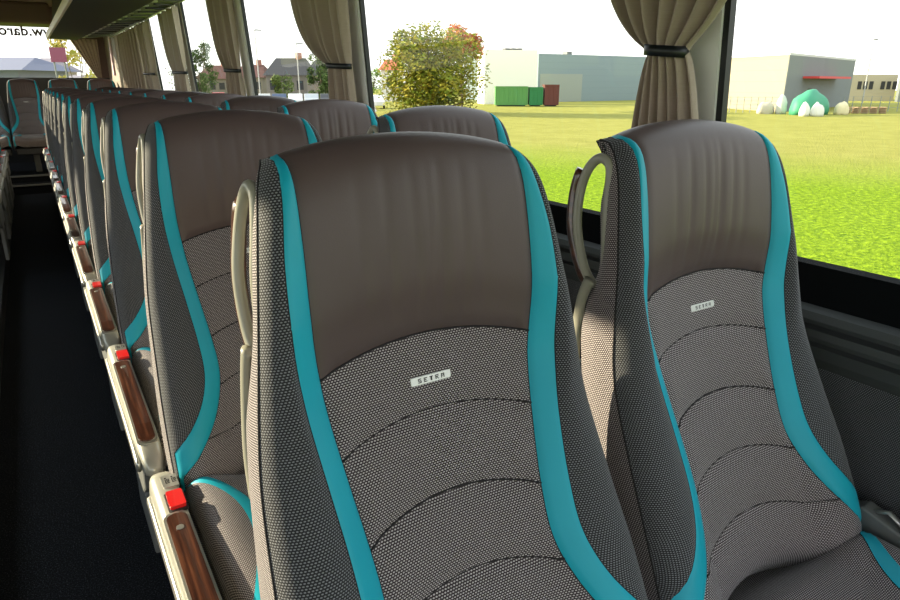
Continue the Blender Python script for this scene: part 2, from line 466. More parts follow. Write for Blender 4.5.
def build_armrest(root, sg=-1):
    # lofted housing along y; sections are rounded rectangles
    secs = [(-.155, .405, .440, .018), (-.165, .380, .462, .026), (-.19, .362, .470, .030), (-.24, .352, .472, .031), (-.30, .356, .471, .031), (-.42, .372, .469, .030), (-.56, .380, .466, .030), (-.68, .384, .461, .030), (-.74, .388, .453, .029), (-.785, .396, .440, .025), (-.81, .408, .425, .016)]
    cx = -.255; vs = []; fs = []; n = 24
    for y, z0, z1, hw in secs:
        hw *= .82
        for k in range(n):
            a = 2 * PI * k / n; c, s = math.cos(a), math.sin(a); e = .55
            x = cx + hw * math.copysign(abs(c) ** e, c); z = (z0 + z1) / 2 + (z1 - z0) / 2 * math.copysign(abs(s) ** e, s)
            vs.append((x * -sg, y, z))
    for i in range(len(secs) - 1):
        for k in range(n): fs.append((i * n + k, i * n + (k + 1) % n, (i + 1) * n + (k + 1) % n, (i + 1) * n + k))
    fs += [tuple(range(n)), tuple(range((len(secs) - 1) * n, len(secs) * n))[::-1]]
    mb = MB().add(vs, fs); A = mb.build('armrest', M['champagne'], root, smooth=True)
    ztop = lambda y: interp(-y, [(.155, .440), (.165, .462), (.19, .470), (.24, .472), (.30, .471), (.42, .469), (.56, .466), (.68, .461), (.74, .453), (.785, .440)])
    def slab(name, m, x0, x1, y0, y1, h, r, par, ny=16, base=0):
        vs = []; fs = []
        out = []
        for (px, py, a0) in ((x1 - r, y1 - r, 0), (x0 + r, y1 - r, 90), (x0 + r, y0 + r, 180), (x1 - r, y0 + r, 270)):
            for a in (0, 30, 60, 90): out.append((px + r * math.cos(math.radians(a0 + a)), py + r * math.sin(math.radians(a0 + a))))
        # subdivide the long edges so the slab follows the curved top
        pts = []
        for i, p in enumerate(out):
            q = out[(i + 1) % len(out)]; pts.append(p)
            if abs(q[1] - p[1]) > .03:
                for k in range(1, ny): pts.append((lerp(p[0], q[0], k / ny), lerp(p[1], q[1], k / ny)))
        b = MB(); nn = len(pts)
        # fan strips between left and right sides: triangulate through bmesh
        me = bpy.data.meshes.new(name); bm = bmesh.new()
        lo = [bm.verts.new((x * -sg, y, ztop(y) + base - .004)) for x, y in pts]
        hi = [bm.verts.new((x * -sg, y, ztop(y) + base + h)) for x, y in pts]
        for i in range(nn): bm.faces.new((lo[i], lo[(i + 1) % nn], hi[(i + 1) % nn], hi[i]))
        bm.faces.new(hi); bmesh.ops.triangulate(bm, faces=[f for f in bm.faces if len(f.verts) > 4])
        bmesh.ops.recalc_face_normals(bm, faces=bm.faces); bm.to_mesh(me); bm.free()
        return link(name, me, m, par)
    slab('chrome_rim', M['silver'], cx - .020, cx + .020, -.752, -.318, .0015, .015, A)
    w = slab('wood_inlay', M['wood'], cx - .016, cx + .016, -.745, -.325, .0035, .013, A); w['label'] = 'dark wood armrest inlay'
    e = slab('emblem', M['silver'], cx - .006, cx + .006, -.372, -.360, .0045, .0055, w)
    slab('button_bezel', M['dark'], cx - .008, cx + .024, -.315, -.258, .0012, .004, A)
    b = slab('recline_button', M['red'], cx - .005, cx + .021, -.311, -.262, .0075, .004, A); b['label'] = 'bright red recline button'
    pl = slab('symbol_plate', M['silver'], cx - .004, cx + .022, -.240, -.196, .0012, .003, A)
    # two small seat pictograms on the plate
    for i, ox in enumerate((cx + .0015, cx + .0125)):
        mb = MB()
        for (x0, x1, y0, y1) in ((0, .0016, -.014, 0), (0, .007, -.014, -.0125), (.003, .007, -.008, -.0065), (.003, .0045, -.004, 0), (.0055, .007, -.004, 0), (0, .003, .004, .0055)):
            z = ztop(-.218) + .0016
            xs = sorted(((ox + x0) * -sg, (ox + x1) * -sg))
            mb.box(xs[0], xs[1], -.212 + y0, -.212 + y1, z - .001, z + .0004)
        mb.build('seat_symbol', M['ink'], pl)
    # silver side rail and bracket below
    MB().tube(curve_pts([((cx - .026) * -sg, y, z) for y, z in ((-.20, .430), (-.35, .425), (-.55, .430), (-.70, .428), (-.78, .418))], 4), .006, 8, ry=.012).build('side_rail', M['silver'], A, smooth=True)
    MB().prism([(-.20, .225), (-.20, .37), (-.60, .385), (-.70, .38), (-.66, .29), (-.58, .235)], 'x', min(-.270 * -sg, -.238 * -sg), max(-.270 * -sg, -.238 * -sg)).build('armrest_bracket', M['greypl'], A, bevel=.006)
    # aisle leg
    MB().prism([(-.22, .0), (-.50, .0), (-.46, .235), (-.28, .235)], 'x', min(-.262 * -sg, -.240 * -sg), max(-.262 * -sg, -.240 * -sg)).build('aisle_leg', M['greypl'], root, bevel=.005)
    return A

def build_buckle(root, sg=1):
    mb = MB(); mb.prism([(-.150, .40), (-.235, .40), (-.285, .425), (-.255, .462), (-.19, .478), (-.155, .46)], 'x', .228 * sg, .262 * sg)
    b = mb.build('belt_anchor', M['greypl'], root, bevel=.003)
    MB().tube(curve_pts([(.240 * sg, -.245, .45), (.242 * sg, -.262, .475), (.236 * sg, -.285, .490)], 4), .011, 8, ry=.006).build('belt_buckle', M['dark'], b, smooth=True)
    MB().tube([(.245 * sg, -.20, .470), (.245 * sg, -.225, .482), (.245 * sg, -.250, .468)], .006, 8, ry=.003).build('buckle_stalk', M['silver'], b, smooth=True)

def make_seat(kind):
    root = empty('passenger_seat', (0, 0, 0))
    tag(root, 'x', 'seat')
    build_backrest(root, kind, None); build_cushion(root)
    if kind == 'aisle_right': build_handle(root, -1); build_armrest(root, -1)
    if kind == 'window_right': build_handle(root, -1); build_buckle(root, 1)
    if kind == 'aisle_left': build_handle(root, 1); build_armrest(root, 1)
    return root
def kids(o): return list(o.children)
def copy_tree(o, parent=None):
    c = o.copy(); COL.objects.link(c)
    if parent is not None: c.parent = parent
    for ch in kids(o): copy_tree(ch, c)
    return c
ORD = ['nearest', 'second', 'third', 'fourth', 'fifth', 'sixth', 'seventh', 'eighth', 'ninth', 'tenth', 'eleventh', 'twelfth']
def place(proto, used, X, Y, Z, label, group):
    o = proto if not used[0] else copy_tree(proto)
    used[0] = True; o.location = (X, Y, Z); o['label'] = label; o['group'] = group
    return o
YB = .605; PITCH = .73
pa = make_seat('aisle_right'); ua = [False]
for k in range(12):
    lab = 'aisle-side coach seat with teal stripes, %s row of the right-hand block' % ORD[k]
    if k == 0: lab = 'largest front aisle seat with brown leather headrest, teal stripes and silver badge'
    elif k == 1: lab = 'aisle seat directly behind the largest seat, its red button and wooden armrest lowest in view'
    elif k == 11: lab = 'rearmost aisle seat of the right-hand block, just before the rear bench'
    place(pa, ua, .350, YB + PITCH * k, BASE, lab, 'aisle seats of the right-hand block')
pw = make_seat('window_right'); uw = [False]
for k in range(12):
    lab = 'window-side coach seat with teal stripes, %s row from the front' % ORD[k]
    if k == 0: lab = 'front window seat with wooden grab handle, leather headrest and teal stripes, below the green field'
    elif k == 11: lab = 'rearmost window seat of the right-hand block, beside the wide closed curtain'
    place(pw, uw, .840, YB + PITCH * k, BASE, lab, 'window seats of the right-hand block')
pl_ = make_seat('aisle_left'); ul = [False]
for k in range(7, 12):
    lab = 'aisle seat left of the aisle, only its armrest edge showing, %s row from the front' % ORD[k]
    if k == 11: lab = 'rearmost aisle seat left of the aisle, only its armrest edge showing'
    place(pl_, ul, -.535, YB + PITCH * k, BASE, lab, 'aisle seats of the left-hand block')
pb = make_seat('bench'); ub = [False]
for i, X in enumerate((-.44, 0, .44, .88)):
    lab = ['leftmost rear bench seat at the frame edge', 'middle rear bench seat facing straight down the aisle, whole front visible', 'rear bench seat just right of the middle one, only headrest visible', 'rear bench seat nearest the right wall, pale-rimmed headrest visible'][i]
    place(pb, ub, X, 10.05, BASE + .095, lab, 'rear bench seats').scale = (.93, 1, 1)
for o in kids(pb): pass

# ------------------------------------------------------------------ bus shell
Y0, Y1 = -1.7, 11.0
XL, XR = -1.33, 1.15
AX0, AX1 = -.30, .135          # aisle
mb = MB(); mb.box(AX0, AX1, Y0, 9.10, -1.30, -1.25); struct(mb.build('floor', M['carpet']))
mb = MB(); mb.box(AX1, XR, Y0, 9.10, -1.30, BASE); struct(mb.build('floor', M['dark']))
mb = MB(); mb.box(XL, AX0, Y0, 9.10, -1.30, BASE); struct(mb.build('floor', M['dark']))
mb = MB(); mb.box(XL, XR, 9.10, Y1, -1.30, -1.14); struct(mb.build('floor', M['carpet']))
mb = MB(); mb.box(XL, XR, 9.30, Y1, -1.14, BASE + .095); struct(mb.build('floor', M['carpet']))
for i, (y, z) in enumerate(((9.10, -1.14), (9.30, BASE + .095))):
    mb = MB(); mb.box(AX0 - .03, AX1 + .03, y - .018, y + .002, z - .018, z + .003); o = struct(mb.build('trim_%d' % (i + 1), M['greypl'], bevel=.003))
# right side wall: profile extruded along the bus
prof = [(-.315, 1.165), (-.383, 1.150), (-.388, 1.125), (-.400, 1.118), (-.404, 1.135), (-.414, 1.136), (-.418, 1.120), (-.430, 1.116), (-.434, 1.132), (-.444, 1.132), (-.448, 1.120), (-.470, 1.124), (-.488, 1.132)]
def wall_profile(sign, cxm):
    X = lambda x: x if sign > 0 else 2 * cxm - x
    segs = []
    P = [(X(x), z) for z, x in prof[:2]]
    a = MB().prism([(X(1.165), -.315), (X(1.150), -.383), (X(1.20), -.383), (X(1.20), -.315)], 'y', Y0, Y1)
    b = MB().prism([(X(x), z) for z, x in prof[1:]] + [(X(1.20), -.488), (X(1.20), -.383)], 'y', Y0, Y1)
    return a, b, X
CXM = (XL + XR) / 2
for sign, side in ((1, 'right'), (-1, 'left')):
    a, b, X = wall_profile(sign, CXM)
    w = empty('wall_' + side, (X(1.15), 0, -1.2)); struct(w)
    def sub(o, w=w): o.parent = w; o.matrix_parent_inverse = Matrix.Translation(-Vector(w.location)); return o
    sub(a.build('window_ledge', M['ledge'])); sub(b.build('wall_trim', M['trimgrey']))
    # lower fabric panel
    P = []; UV = []
    for i in range(2):
        z = (-.488, -1.26)[i]; P.append([Vector((X(1.132), Y0, z)), Vector((X(1.132), Y1, z))]); UV.append([(0, z), (Y1 - Y0, z)])
    sub(grid('lower_panel', P, UV, M['wallfabric']))
    o_ = MB().box(min(X(1.15), X(1.20)), max(X(1.15), X(1.20)), Y0, Y1, -1.30, -.488).build('outer_skin', M['dark']); sub(o_)
    # cornice above the windows
    sub(MB().prism([(X(1.085), .60), (X(1.04), .70), (X(.98), .95), (X(1.14), .95), (X(1.14), .60)], 'y', Y0, Y1).build('cornice', M['header']))
# pillars
pil = [(.832, .985, 'p'), (2.40, 2.60, 'p'), (3.93, 4.25, 'p'), (5.50, 5.95, 'p'), (7.05, 7.50, 'p')]
def pillar(ya, yb, sign, idx, name):
    X = lambda x: x if sign > 0 else 2 * CXM - x
    w = empty(name, (X(1.15), (ya + yb) / 2, -.3)); struct(w)
    def sub(o): o.parent = w; o.matrix_parent_inverse = Matrix.Translation(-Vector(w.location)); return o
    # leaning inwards at the top
    def slab(nm, y0, y1, t0, t1, m):
        v = [(X(1.150 - t0), y0, -.315), (X(1.150 - t0), y1, -.315), (X(1.150 + t1), y1, -.315), (X(1.150 + t1), y0, -.315),
             (X(1.085 - t0), y0, .62), (X(1.085 - t0), y1, .62), (X(1.085 + t1), y1, .62), (X(1.085 + t1), y0, .62)]
        sub(MB().add(v, [(0, 1, 2, 3), (7, 6, 5, 4), (0, 4, 5, 1), (1, 5, 6, 2), (2, 6, 7, 3), (3, 7, 4, 0)]).build(nm, m))
    slab('gasket', ya - .009, ya + .006, .004, .012, M['black'])
    slab('pillar_cover', ya + .004, yb, .010, .010, M['pillar'])
for i, (a, b, _) in enumerate(pil): pillar(a, b - .05 if i == 0 else a + .16, 1, i, 'trim_%d' % (i + 3))
for i, ya in enumerate((-.9, .55, 2.05, 3.6, 5.2, 6.8, 8.4)): pillar(ya, ya + .12, -1, i, 'trim_%d' % (i + 12))
pillar(8.45, 8.65, 1, 9, 'trim_8')
# panes
def pane(i, sign, y0, y1, parent=None):
    X = lambda x: x if sign > 0 else 2 * CXM - x
    v = [(X(1.165), y0, -.315), (X(1.165), y1, -.315), (X(1.100), y1, .62), (X(1.100), y0, .62)]
    struct(mesh('window_%d' % i, v, [(0, 1, 2, 3)], M['glass']))
edges = [Y0 + .1, .822, 2.372, 3.902, 5.472, 7.022, 8.422, 10.0]
for i in range(7): pane(i + 1, 1, edges[i] if i == 0 else edges[i] + .12, edges[i + 1] + .002)
le = [Y0 + .1, -.928, .522, 2.022, 3.572, 5.172, 6.772, 8.372, 10.0]
for i in range(8): pane(i + 9, -1, le[i] if i == 0 else le[i] + .12, le[i + 1])
# ceiling
mb = MB(); mb.box(XL, XR, Y0, Y1, .95, 1.0); struct(mb.build('ceiling', M['ceiling']))
mb = MB(); mb.box(-.62, .45, 10.3, 10.95, .70, .95); struct(mb.build('trim_20', M['header'], bevel=.03))
# rear wall around the rear window
w = empty('wall_rear', (CXM, 11.0, -1.2)); struct(w)
def subw(o): o.parent = w; o.matrix_parent_inverse = Matrix.Translation(-Vector(w.location)); return o
mx = lambda x: 2 * CXM - x
subw(MB().prism([(XL, -1.25), (XR, -1.25), (XR, .056), (XL, .056)], 'y', 10.9, 10.98).build('rear_lower_panel', M['black']))
subw(MB().prism([(XR, .056), (.925, .056), (.70, .52), (.60, .66), (.45, .70), (mx(.45), .70), (mx(.60), .66), (mx(.70), .52), (mx(.925), .056), (XL, .056), (XL, .95), (XR, .95)], 'y', 10.9, 10.98).build('rear_surround', M['header']))
struct(mesh('window_8', [(mx(.95), 10.95, .03), (.95, 10.95, .03), (.72, 10.95, .72), (mx(.72), 10.95, .72)], [(0, 1, 2, 3)], M['glass']))
# wall cheek at the rear right between the last window and the rear wall
mb = MB(); mb.box(1.07, 1.15, 9.7, 10.9, -.315, .95); o = struct(mb.build('wall_rear_cheek', M['panel'], bevel=.02)); o.name = 'trim_21'
mb = MB(); mb.box(1.045, 1.07, 10.05, 10.12, .08, .56); struct(mb.build('trim_22', M['rail'], bevel=.01))
# rear curtain in the corner of the rear window
# window lettering, seen from inside
cu = bpy.data.curves.new('t', 'FONT'); cu.body = 'www.daroj'; cu.size = .175; cu.space_character = 1.03; cu.offset = .004
to = bpy.data.objects.new('t', cu); COL.objects.link(to)
bpy.context.view_layer.update()
me = bpy.data.meshes.new_from_object(to.evaluated_get(bpy.context.evaluated_depsgraph_get())); bpy.data.objects.remove(to)
lt = link('window_lettering', me, M['ink']); me.materials.clear(); me.materials.append(mat('brown_letters', (.07, .035, .03), .6))
lt.rotation_euler = (PI / 2, 0, PI); lt.location = (.61, 10.93, .590)
tag(lt, 'mirrored dark web address lettering across the top of the rear window', 'lettering')

# ------------------------------------------------------------------ luggage rack
def rack(sign, name_lab):
    X = lambda x: x if sign > 0 else 2 * CXM - x
    yb = 9.85
    root = empty('luggage_rack', (X(.9), 4, .5)); tag(root, name_lab, 'luggage rack')
    def sub(o): o.parent = root; o.matrix_parent_inverse = Matrix.Translation(-Vector(root.location)); return o
    v = []
    for y, xo in ((Y0, .84), (5.0, .80), (yb, .665)):
        v += [(X(.362), y, .500), (X(xo), y, .492), (X(xo + .02), y, .56), (X(.362), y, .56)]
    f = [(0, 1, 2, 3), (11, 10, 9, 8)]
    for i in range(2):
        for k in range(4): f.append((i * 4 + k, i * 4 + (k + 1) % 4, i * 4 + 4 + (k + 1) % 4, i * 4 + 4 + k))
    sub(MB().add(v, f).build('rack_tray', M['rack']))
    sub(MB().prism([(X(.345), .498), (X(.365), .496), (X(.365), .560), (X(.350), .566), (X(.335), .545)], 'y', Y0, yb).build('front_rail', M['rail'], bevel=.004))
    sub(MB().prism([(X(.40), .56), (X(.46), .95), (X(.50), .95), (X(.44), .56)], 'y', Y0, yb - .4).build('rack_back_panel', M['rack']))
    # service channel between the tray and the wall
    v = []
    for y, xo, xw in ((Y0, .86, 1.06), (5.0, .82, 1.06), (yb, .685, 1.00)):
        v += [(X(xo), y, .515), (X(xw), y, .545), (X(xw), y, .62), (X(xo), y, .60)]
    ch = sub(MB().add(v, f).build('service_channel', M['greypl']))
    n = 26
    for i in range(n):
        y = 1.6 + i * (yb - 1.9) / (n - 1)
        xo = interp(y, [(Y0, .86), (5.0, .82), (yb, .685)]); xw = interp(y, [(5, 1.06), (yb, 1.0)])
        a = MB().prism([(X(xo + .012), .510), (X(xo + .050), .510), (X(xo + .050), .525), (X(xo + .012), .525)], 'y', y, y + .05)
        o = a.build('reading_lamp', M['white'], ch, bevel=.004); o.matrix_parent_inverse = ch.matrix_world.inverted()
        o.matrix_parent_inverse = Matrix.Translation(-Vector(root.location))
        o.matrix_parent_inverse = Matrix.Identity(4)
    for i in range(n):
        y = 1.5 + i * (yb - 1.9) / (n - 1)
        xo = interp(y, [(Y0, .86), (5.0, .82), (yb, .685)]); xw = interp(y, [(5, 1.06), (yb, 1.0)])
        b = MB().add([(X(xo + .06), y, .512), (X(xo + .075), y, .512), (X(xw - .02), y + .16, .532), (X(xw - .035), y + .16, .532),
                      (X(xo + .06), y, .53), (X(xo + .075), y, .53), (X(xw - .02), y + .16, .545), (X(xw - .035), y + .16, .545)],
                     [(0, 1, 2, 3), (7, 6, 5, 4), (0, 4, 5, 1), (1, 5, 6, 2), (2, 6, 7, 3), (3, 7, 4, 0)])
        b.build('channel_rib', M['dark'], ch)
    MB().prism([(X(1.035), .548), (X(1.035), .536), (X(1.060), .538), (X(1.060), .552)], 'y', Y0, yb).build('curtain_rail', M['silver'], ch)
    return root
rack(1, 'dark luggage rack with pale front rail above the right-hand seats')
rack(-1, 'dark luggage rack above the left-hand side of the aisle')

# ------------------------------------------------------------------ curtains
def curtain(ytop0, ytop1, ytie0, ytie1, ybot0, ybot1, label, ztie=.057, ztop=.526, zbot=-.30, amp=.031, nf=6, tie=True, seed=0, X0=1.095, X1=1.045, name='curtain'):
    rnd = random.Random(seed); ph = [rnd.uniform(0, 6.28) for _ in range(5)]
    root = empty(name, (X0, (ytie0 + ytie1) / 2, zbot)); tag(root, label, 'curtain', 'curtains on the right-hand windows')
    P = []; UV = []; nz = 70; ny = 110
    for i in range(nz + 1):
        z = lerp(zbot, ztop, i / nz)
        if tie:
            if z < ztie:
                t = (ztie - z) / (ztie - zbot); t = min(1, t * 1.0); e = t ** .55
                a = lerp(ytie0, ybot0, e); b = lerp(ytie1, ybot1, e); sp = e
            else:
                t = (z - ztie) / (ztop - ztie); e = 1 - math.exp(-4.2 * t); e /= 1 - math.exp(-4.2)
                a = lerp(ytie0, ytop0, e); b = lerp(ytie1, ytop1, e ** .8); sp = e
        else: a = lerp(ybot0, ytop0, i / nz); b = lerp(ybot1, ytop1, i / nz); sp = 1
        am = amp * lerp(.55, 1, sp)
        P_ = []; U_ = []
        for k in range(ny + 1):
            s = k / ny
            w = math.sin(2 * PI * nf * s + ph[0]) + .45 * math.sin(2 * PI * nf * .53 * s + ph[1] + 1.2 * (z - ztie)) + .25 * math.sin(2 * PI * nf * 1.9 * s + ph[2] - 2 * z)
            # flap together near the tie
            xx = lerp(X0, X1, (z + .3) / .9) - am * w * .7 - (.022 * math.sin(PI * s) * (1 - sp) if tie else 0)
            ws = s + .014 * math.sin(2 * PI * nf * s + ph[3])
            P_.append(Vector((xx, lerp(a, b, ws), z))); U_.append((s, z))
        P.append(P_); UV.append(U_)
    o = grid('drape', P, UV, M['curtain'], root); o.matrix_parent_inverse = Matrix.Translation(-Vector(root.location))
    md = o.modifiers.new('s', 'SOLIDIFY'); md.thickness = .0015
    if tie:
        xc = lerp(X0, X1, (ztie + .3) / .9) - .012
        yc = (ytie0 + ytie1) / 2; hw = (ytie1 - ytie0) / 2 + .004
        pts = [(xc + .030 * math.sin(a) * -1, yc + hw * math.cos(a), ztie + .004 * math.cos(a)) for a in [2 * PI * q / 28 for q in range(28)]]
        tb = MB().tube(pts, .003, 8, close=True, ry=.009, up=(1, 0, 0))
        vs = []
        nn = 28; fs = []
        for q in range(nn):
            a = 2 * PI * q / nn
            for dz in (-.010, .010):
                for rr in (0, .003):
                    vs.append((xc - (.034 + rr) * math.sin(a), yc + (hw + rr) * math.cos(a), ztie + dz + .004 * math.cos(a)))
        for q in range(nn):
            b0 = q * 4; b1 = ((q + 1) % nn) * 4
            fs += [(b0 + 1, b1 + 1, b1 + 3, b0 + 3), (b0, b0 + 2, b1 + 2, b1), (b0 + 2, b0 + 3, b1 + 3, b1 + 2), (b0, b1, b1 + 1, b0 + 1)]
        t_ = MB().add(vs, fs).build('tie_band', M['black'], root, smooth=True); t_.matrix_parent_inverse = Matrix.Translation(-Vector(root.location))
    return root
curtain(.72, 1.11, .875, .955, .805, 1.01, 'nearest taupe curtain tied back with a black band beside the green field', seed=1)
curtain(2.42, 3.02, 2.43, 2.62, 2.42, 2.70, 'second taupe curtain from the front, tied back left of the autumn bush', seed=2, ztie=.06)
curtain(3.99, 4.52, 3.99, 4.26, 3.99, 4.34, 'third taupe curtain from the front, tied back at the window pillar', seed=3, ztie=.065)
curtain(5.44, 6.12, 5.47, 5.95, 5.46, 5.98, 'fourth taupe curtain from the front, narrow and tied back', seed=4, ztie=.07)
curtain(6.95, 7.45, 6.97, 7.50, 6.95, 7.52, 'fifth taupe curtain, tied back just in front of the wide closed one', seed=5, ztie=.075)
curtain(7.5, 9.2, 0, 0, 7.6, 9.45, 'wide closed taupe curtain far back by the rear rows', tie=False, nf=16, seed=6, amp=.02)
# rear window corner curtain
P = []; UV = []
for i in range(31):
    t = i / 30; z = lerp(.56, .06, t); xa = lerp(.64, .90, t); xb = lerp(.98, .97, t)
    row = []; ur = []
    for k in range(41):
        s = k / 40; row.append(Vector((lerp(xa, xb, s), 10.80 - .015 * math.sin(2 * PI * 6 * s), z))); ur.append((s, t))
    P.append(row); UV.append(ur)
rc = grid('curtain', P, UV, M['curtain'], None); md = rc.modifiers.new('s', 'SOLIDIFY'); md.thickness = .002
tag(rc, 'small slanted curtain in the right corner of the rear window', 'curtain')

# ------------------------------------------------------------------ outdoors
GZ = -2.85
F = 650.0; PIT = math.atan((300 - 82) / F); PSI = math.atan((450 - 22) * math.cos(PIT) / F)
fwd = Vector((math.sin(PSI) * math.cos(PIT), math.cos(PSI) * math.cos(PIT), -math.sin(PIT)))
rgt = Vector((math.cos(PSI), -math.sin(PSI), 0)); upv = rgt.cross(fwd)
def at(x, y, d):
    return (fwd + rgt * ((x - 450) / F) - upv * ((y - 300) / F)) * d
def ground_m():
    m = mat('grass', (.3, .4, .03), .95, spec=.1); k = N(m); c = k.coord('Object')
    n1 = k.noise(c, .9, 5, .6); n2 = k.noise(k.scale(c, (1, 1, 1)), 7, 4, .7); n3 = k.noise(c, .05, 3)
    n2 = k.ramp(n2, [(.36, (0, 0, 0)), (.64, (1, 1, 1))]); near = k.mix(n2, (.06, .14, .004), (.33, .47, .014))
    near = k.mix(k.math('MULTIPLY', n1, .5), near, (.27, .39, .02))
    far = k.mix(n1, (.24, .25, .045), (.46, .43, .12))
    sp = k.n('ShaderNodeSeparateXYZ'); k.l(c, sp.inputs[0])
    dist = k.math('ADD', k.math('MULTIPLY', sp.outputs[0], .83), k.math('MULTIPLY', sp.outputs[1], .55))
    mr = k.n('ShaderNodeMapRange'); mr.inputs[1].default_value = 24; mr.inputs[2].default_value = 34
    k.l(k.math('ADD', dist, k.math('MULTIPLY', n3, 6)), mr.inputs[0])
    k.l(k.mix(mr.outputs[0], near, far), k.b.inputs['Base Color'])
    k.bump(n2, .8, .08)
    return m
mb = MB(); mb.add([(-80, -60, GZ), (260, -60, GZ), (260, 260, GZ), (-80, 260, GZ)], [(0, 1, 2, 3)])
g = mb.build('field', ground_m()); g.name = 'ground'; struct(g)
def asphalt():
    return mat('asphalt', (.30, .29, .27), .9)
mb = MB(); mb.prism([(-60, 42), (30, 62), (50, 105), (-60, 140)], 'z', GZ + .005, GZ + .02); o = mb.build('car_park', asphalt()); struct(o)
# buildings
def gp(x, d):
    p = at(x, 82 + 685.6 * 2.85 / d, d); return Vector((p.x, p.y, GZ))
def wallq(mb, a, b, h, th=.3):
    pass
def building(name, label, pts, h, m, cat='building'):
    o = MB().prism([(p.x, p.y) for p in pts], 'z', GZ, GZ + h)
    root = empty(name, (pts[0].x, pts[0].y, GZ)); tag(root, label, cat)
    w = o.build('wall', m, root); w.matrix_parent_inverse = Matrix.Translation(-Vector(root.location))
    return root
def subt(o, root): o.parent = root; o.matrix_parent_inverse = Matrix.Translation(-Vector(root.location)); return o
def facade_m(name, col, col2=None, sc=1.0):
    m = mat(name, col, .7); k = N(m); sp = k.n('ShaderNodeSeparateXYZ'); k.l(k.coord('Object'), sp.inputs[0])
    f = k.math('FRACT', k.math('DIVIDE', sp.outputs[2], sc)); g_ = k.math('LESS_THAN', f, .06)
    k.l(k.mix(k.math('MULTIPLY', g_, .25), col, tuple(c * .6 for c in col)), k.b.inputs['Base Color']); return m
A, B, Cc = gp(692, 80), gp(781, 65.1), gp(847, 83.0)
D = A + (Cc - B)
b1 = building('warehouse', 'beige windowless warehouse with one end coloured grey as shade, right of the nearest curtain', [A, B, Cc, D], 5.4, facade_m('beige_cladding', (.34, .30, .22), sc=1.1))
# red canopy, door and pipe on the shaded end
n_ = (Cc - B).normalized(); out = Vector((n_.y, -n_.x, 0))
ca = B + n_ * (Cc - B).length * .20; cb = B + n_ * (Cc - B).length * .70
q = [ca, cb, cb + out * 1.6, ca + out * 1.6]
subt(MB().prism([(p.x, p.y) for p in q], 'z', GZ + 3.20, GZ + 3.42).build('red_canopy', mat('canopy_red', (.62, .06, .06), .6)), b1)
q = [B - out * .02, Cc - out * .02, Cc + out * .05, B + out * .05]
subt(MB().prism([(p.x, p.y) for p in q], 'z', GZ, GZ + 5.35).build('end_shade_panel', mat('shade_grey_cladding', (.17, .19, .20), .7)), b1)['label'] = 'end wall panel coloured grey as shade'  # thin panel over the beige end, its grey colour stands in for shade
q = [B + n_ * 7.5 + out * .06, B + n_ * 9.0 + out * .06, B + n_ * 9.0 - out * .05, B + n_ * 7.5 - out * .05]
subt(MB().prism([(p.x, p.y) for p in q], 'z', GZ, GZ + 2.2).build('door', M['dark']), b1)
q = [A, B, Cc, D]; cen = (A + B + Cc + D) / 4
subt(MB().prism([tuple((p + (p - cen).normalized() * .12).xy) for p in q], 'z', GZ + 5.35, GZ + 5.55).build('roof_edge', mat('roof_edge', (.55, .56, .55), .6)), b1)
E1, E2 = gp(537, 96), gp(668, 112); dn = (E2 - E1).normalized(); ou = Vector((-dn.y, dn.x, 0))
if ou.dot(E1) < 0: ou = -ou
b2 = building('industrial_hall', 'long pale blue-grey industrial hall behind the skips', [E1, E2, E2 + ou * 18, E1 + ou * 18], 6.75, facade_m('blue_cladding', (.22, .29, .32), sc=.9))
q0 = E1 + dn * .4 - ou * .05; q1 = E1 + dn * 9 - ou * .05
subt(MB().prism([tuple(q0.xy), tuple(q1.xy), tuple((q1 + ou * .04).xy), tuple((q0 + ou * .04).xy)], 'z', GZ + 0, GZ + 4.0).build('loading_door', mat('pale_door', (.30, .34, .31), .6)), b2)
subt(MB().box(E1.x + 8, E1.x + 9, E1.y + 3, E1.y + 4, GZ + 6.7, GZ + 7.3).build('roof_vent', M['greypl']), b2)
W1, W2 = gp(484, 88), gp(535.5, 89); dn = (W2 - W1).normalized(); ou = Vector((-dn.y, dn.x, 0))
if ou.dot(W1) < 0: ou = -ou
b3 = building('white_hall', 'bright white hall behind the green skip, left of the blue-grey hall', [W1, W2, W2 + ou * 5, W1 + ou * 5], 6.9, mat('white_render', (.88, .87, .80), .7))
for s_ in range(3):
    p_ = W1 + dn * (3.0 + s_ * .9) + ou * 1
    subt(MB().box(p_.x, p_.x + .7, p_.y, p_.y + .7, GZ + 6.9, GZ + 7.15).build('roof_vent', M['dark']), b3)
V1, V2 = gp(846, 104), gp(893, 102); dn = (V2 - V1).normalized(); ou = Vector((-dn.y, dn.x, 0))
if ou.dot(V1) < 0: ou = -ou
b4 = building('office_block', 'cream low building with a row of dark windows at the right edge of view', [V1, V2, V2 + ou * 12, V1 + ou * 12], 3.95, mat('cream_render', (.45, .40, .29), .7))
for i in range(9):
    if i == 3: continue
    p_ = V1 + dn * (1.2 + i * .80) - ou * .04
    subt(MB().prism([tuple(p_.xy), tuple((p_ + dn * .56).xy), tuple((p_ + dn * .56 + ou * .08).xy), tuple((p_ + ou * .08).xy)], 'z', GZ + 1.75, GZ + 2.95).build('window', M['dark']), b4)
V3, V4 = gp(897, 97), gp(935, 95); dn = (V4 - V3).normalized(); ou = Vector((-dn.y, dn.x, 0))
if ou.dot(V3) < 0: ou = -ou
b5 = building('grey_annex', 'grey annex cut by the right edge of view', [V3, V4, V4 + ou * 8, V3 + ou * 3], 4.0, mat('annex_grey', (.18, .2, .2), .7))
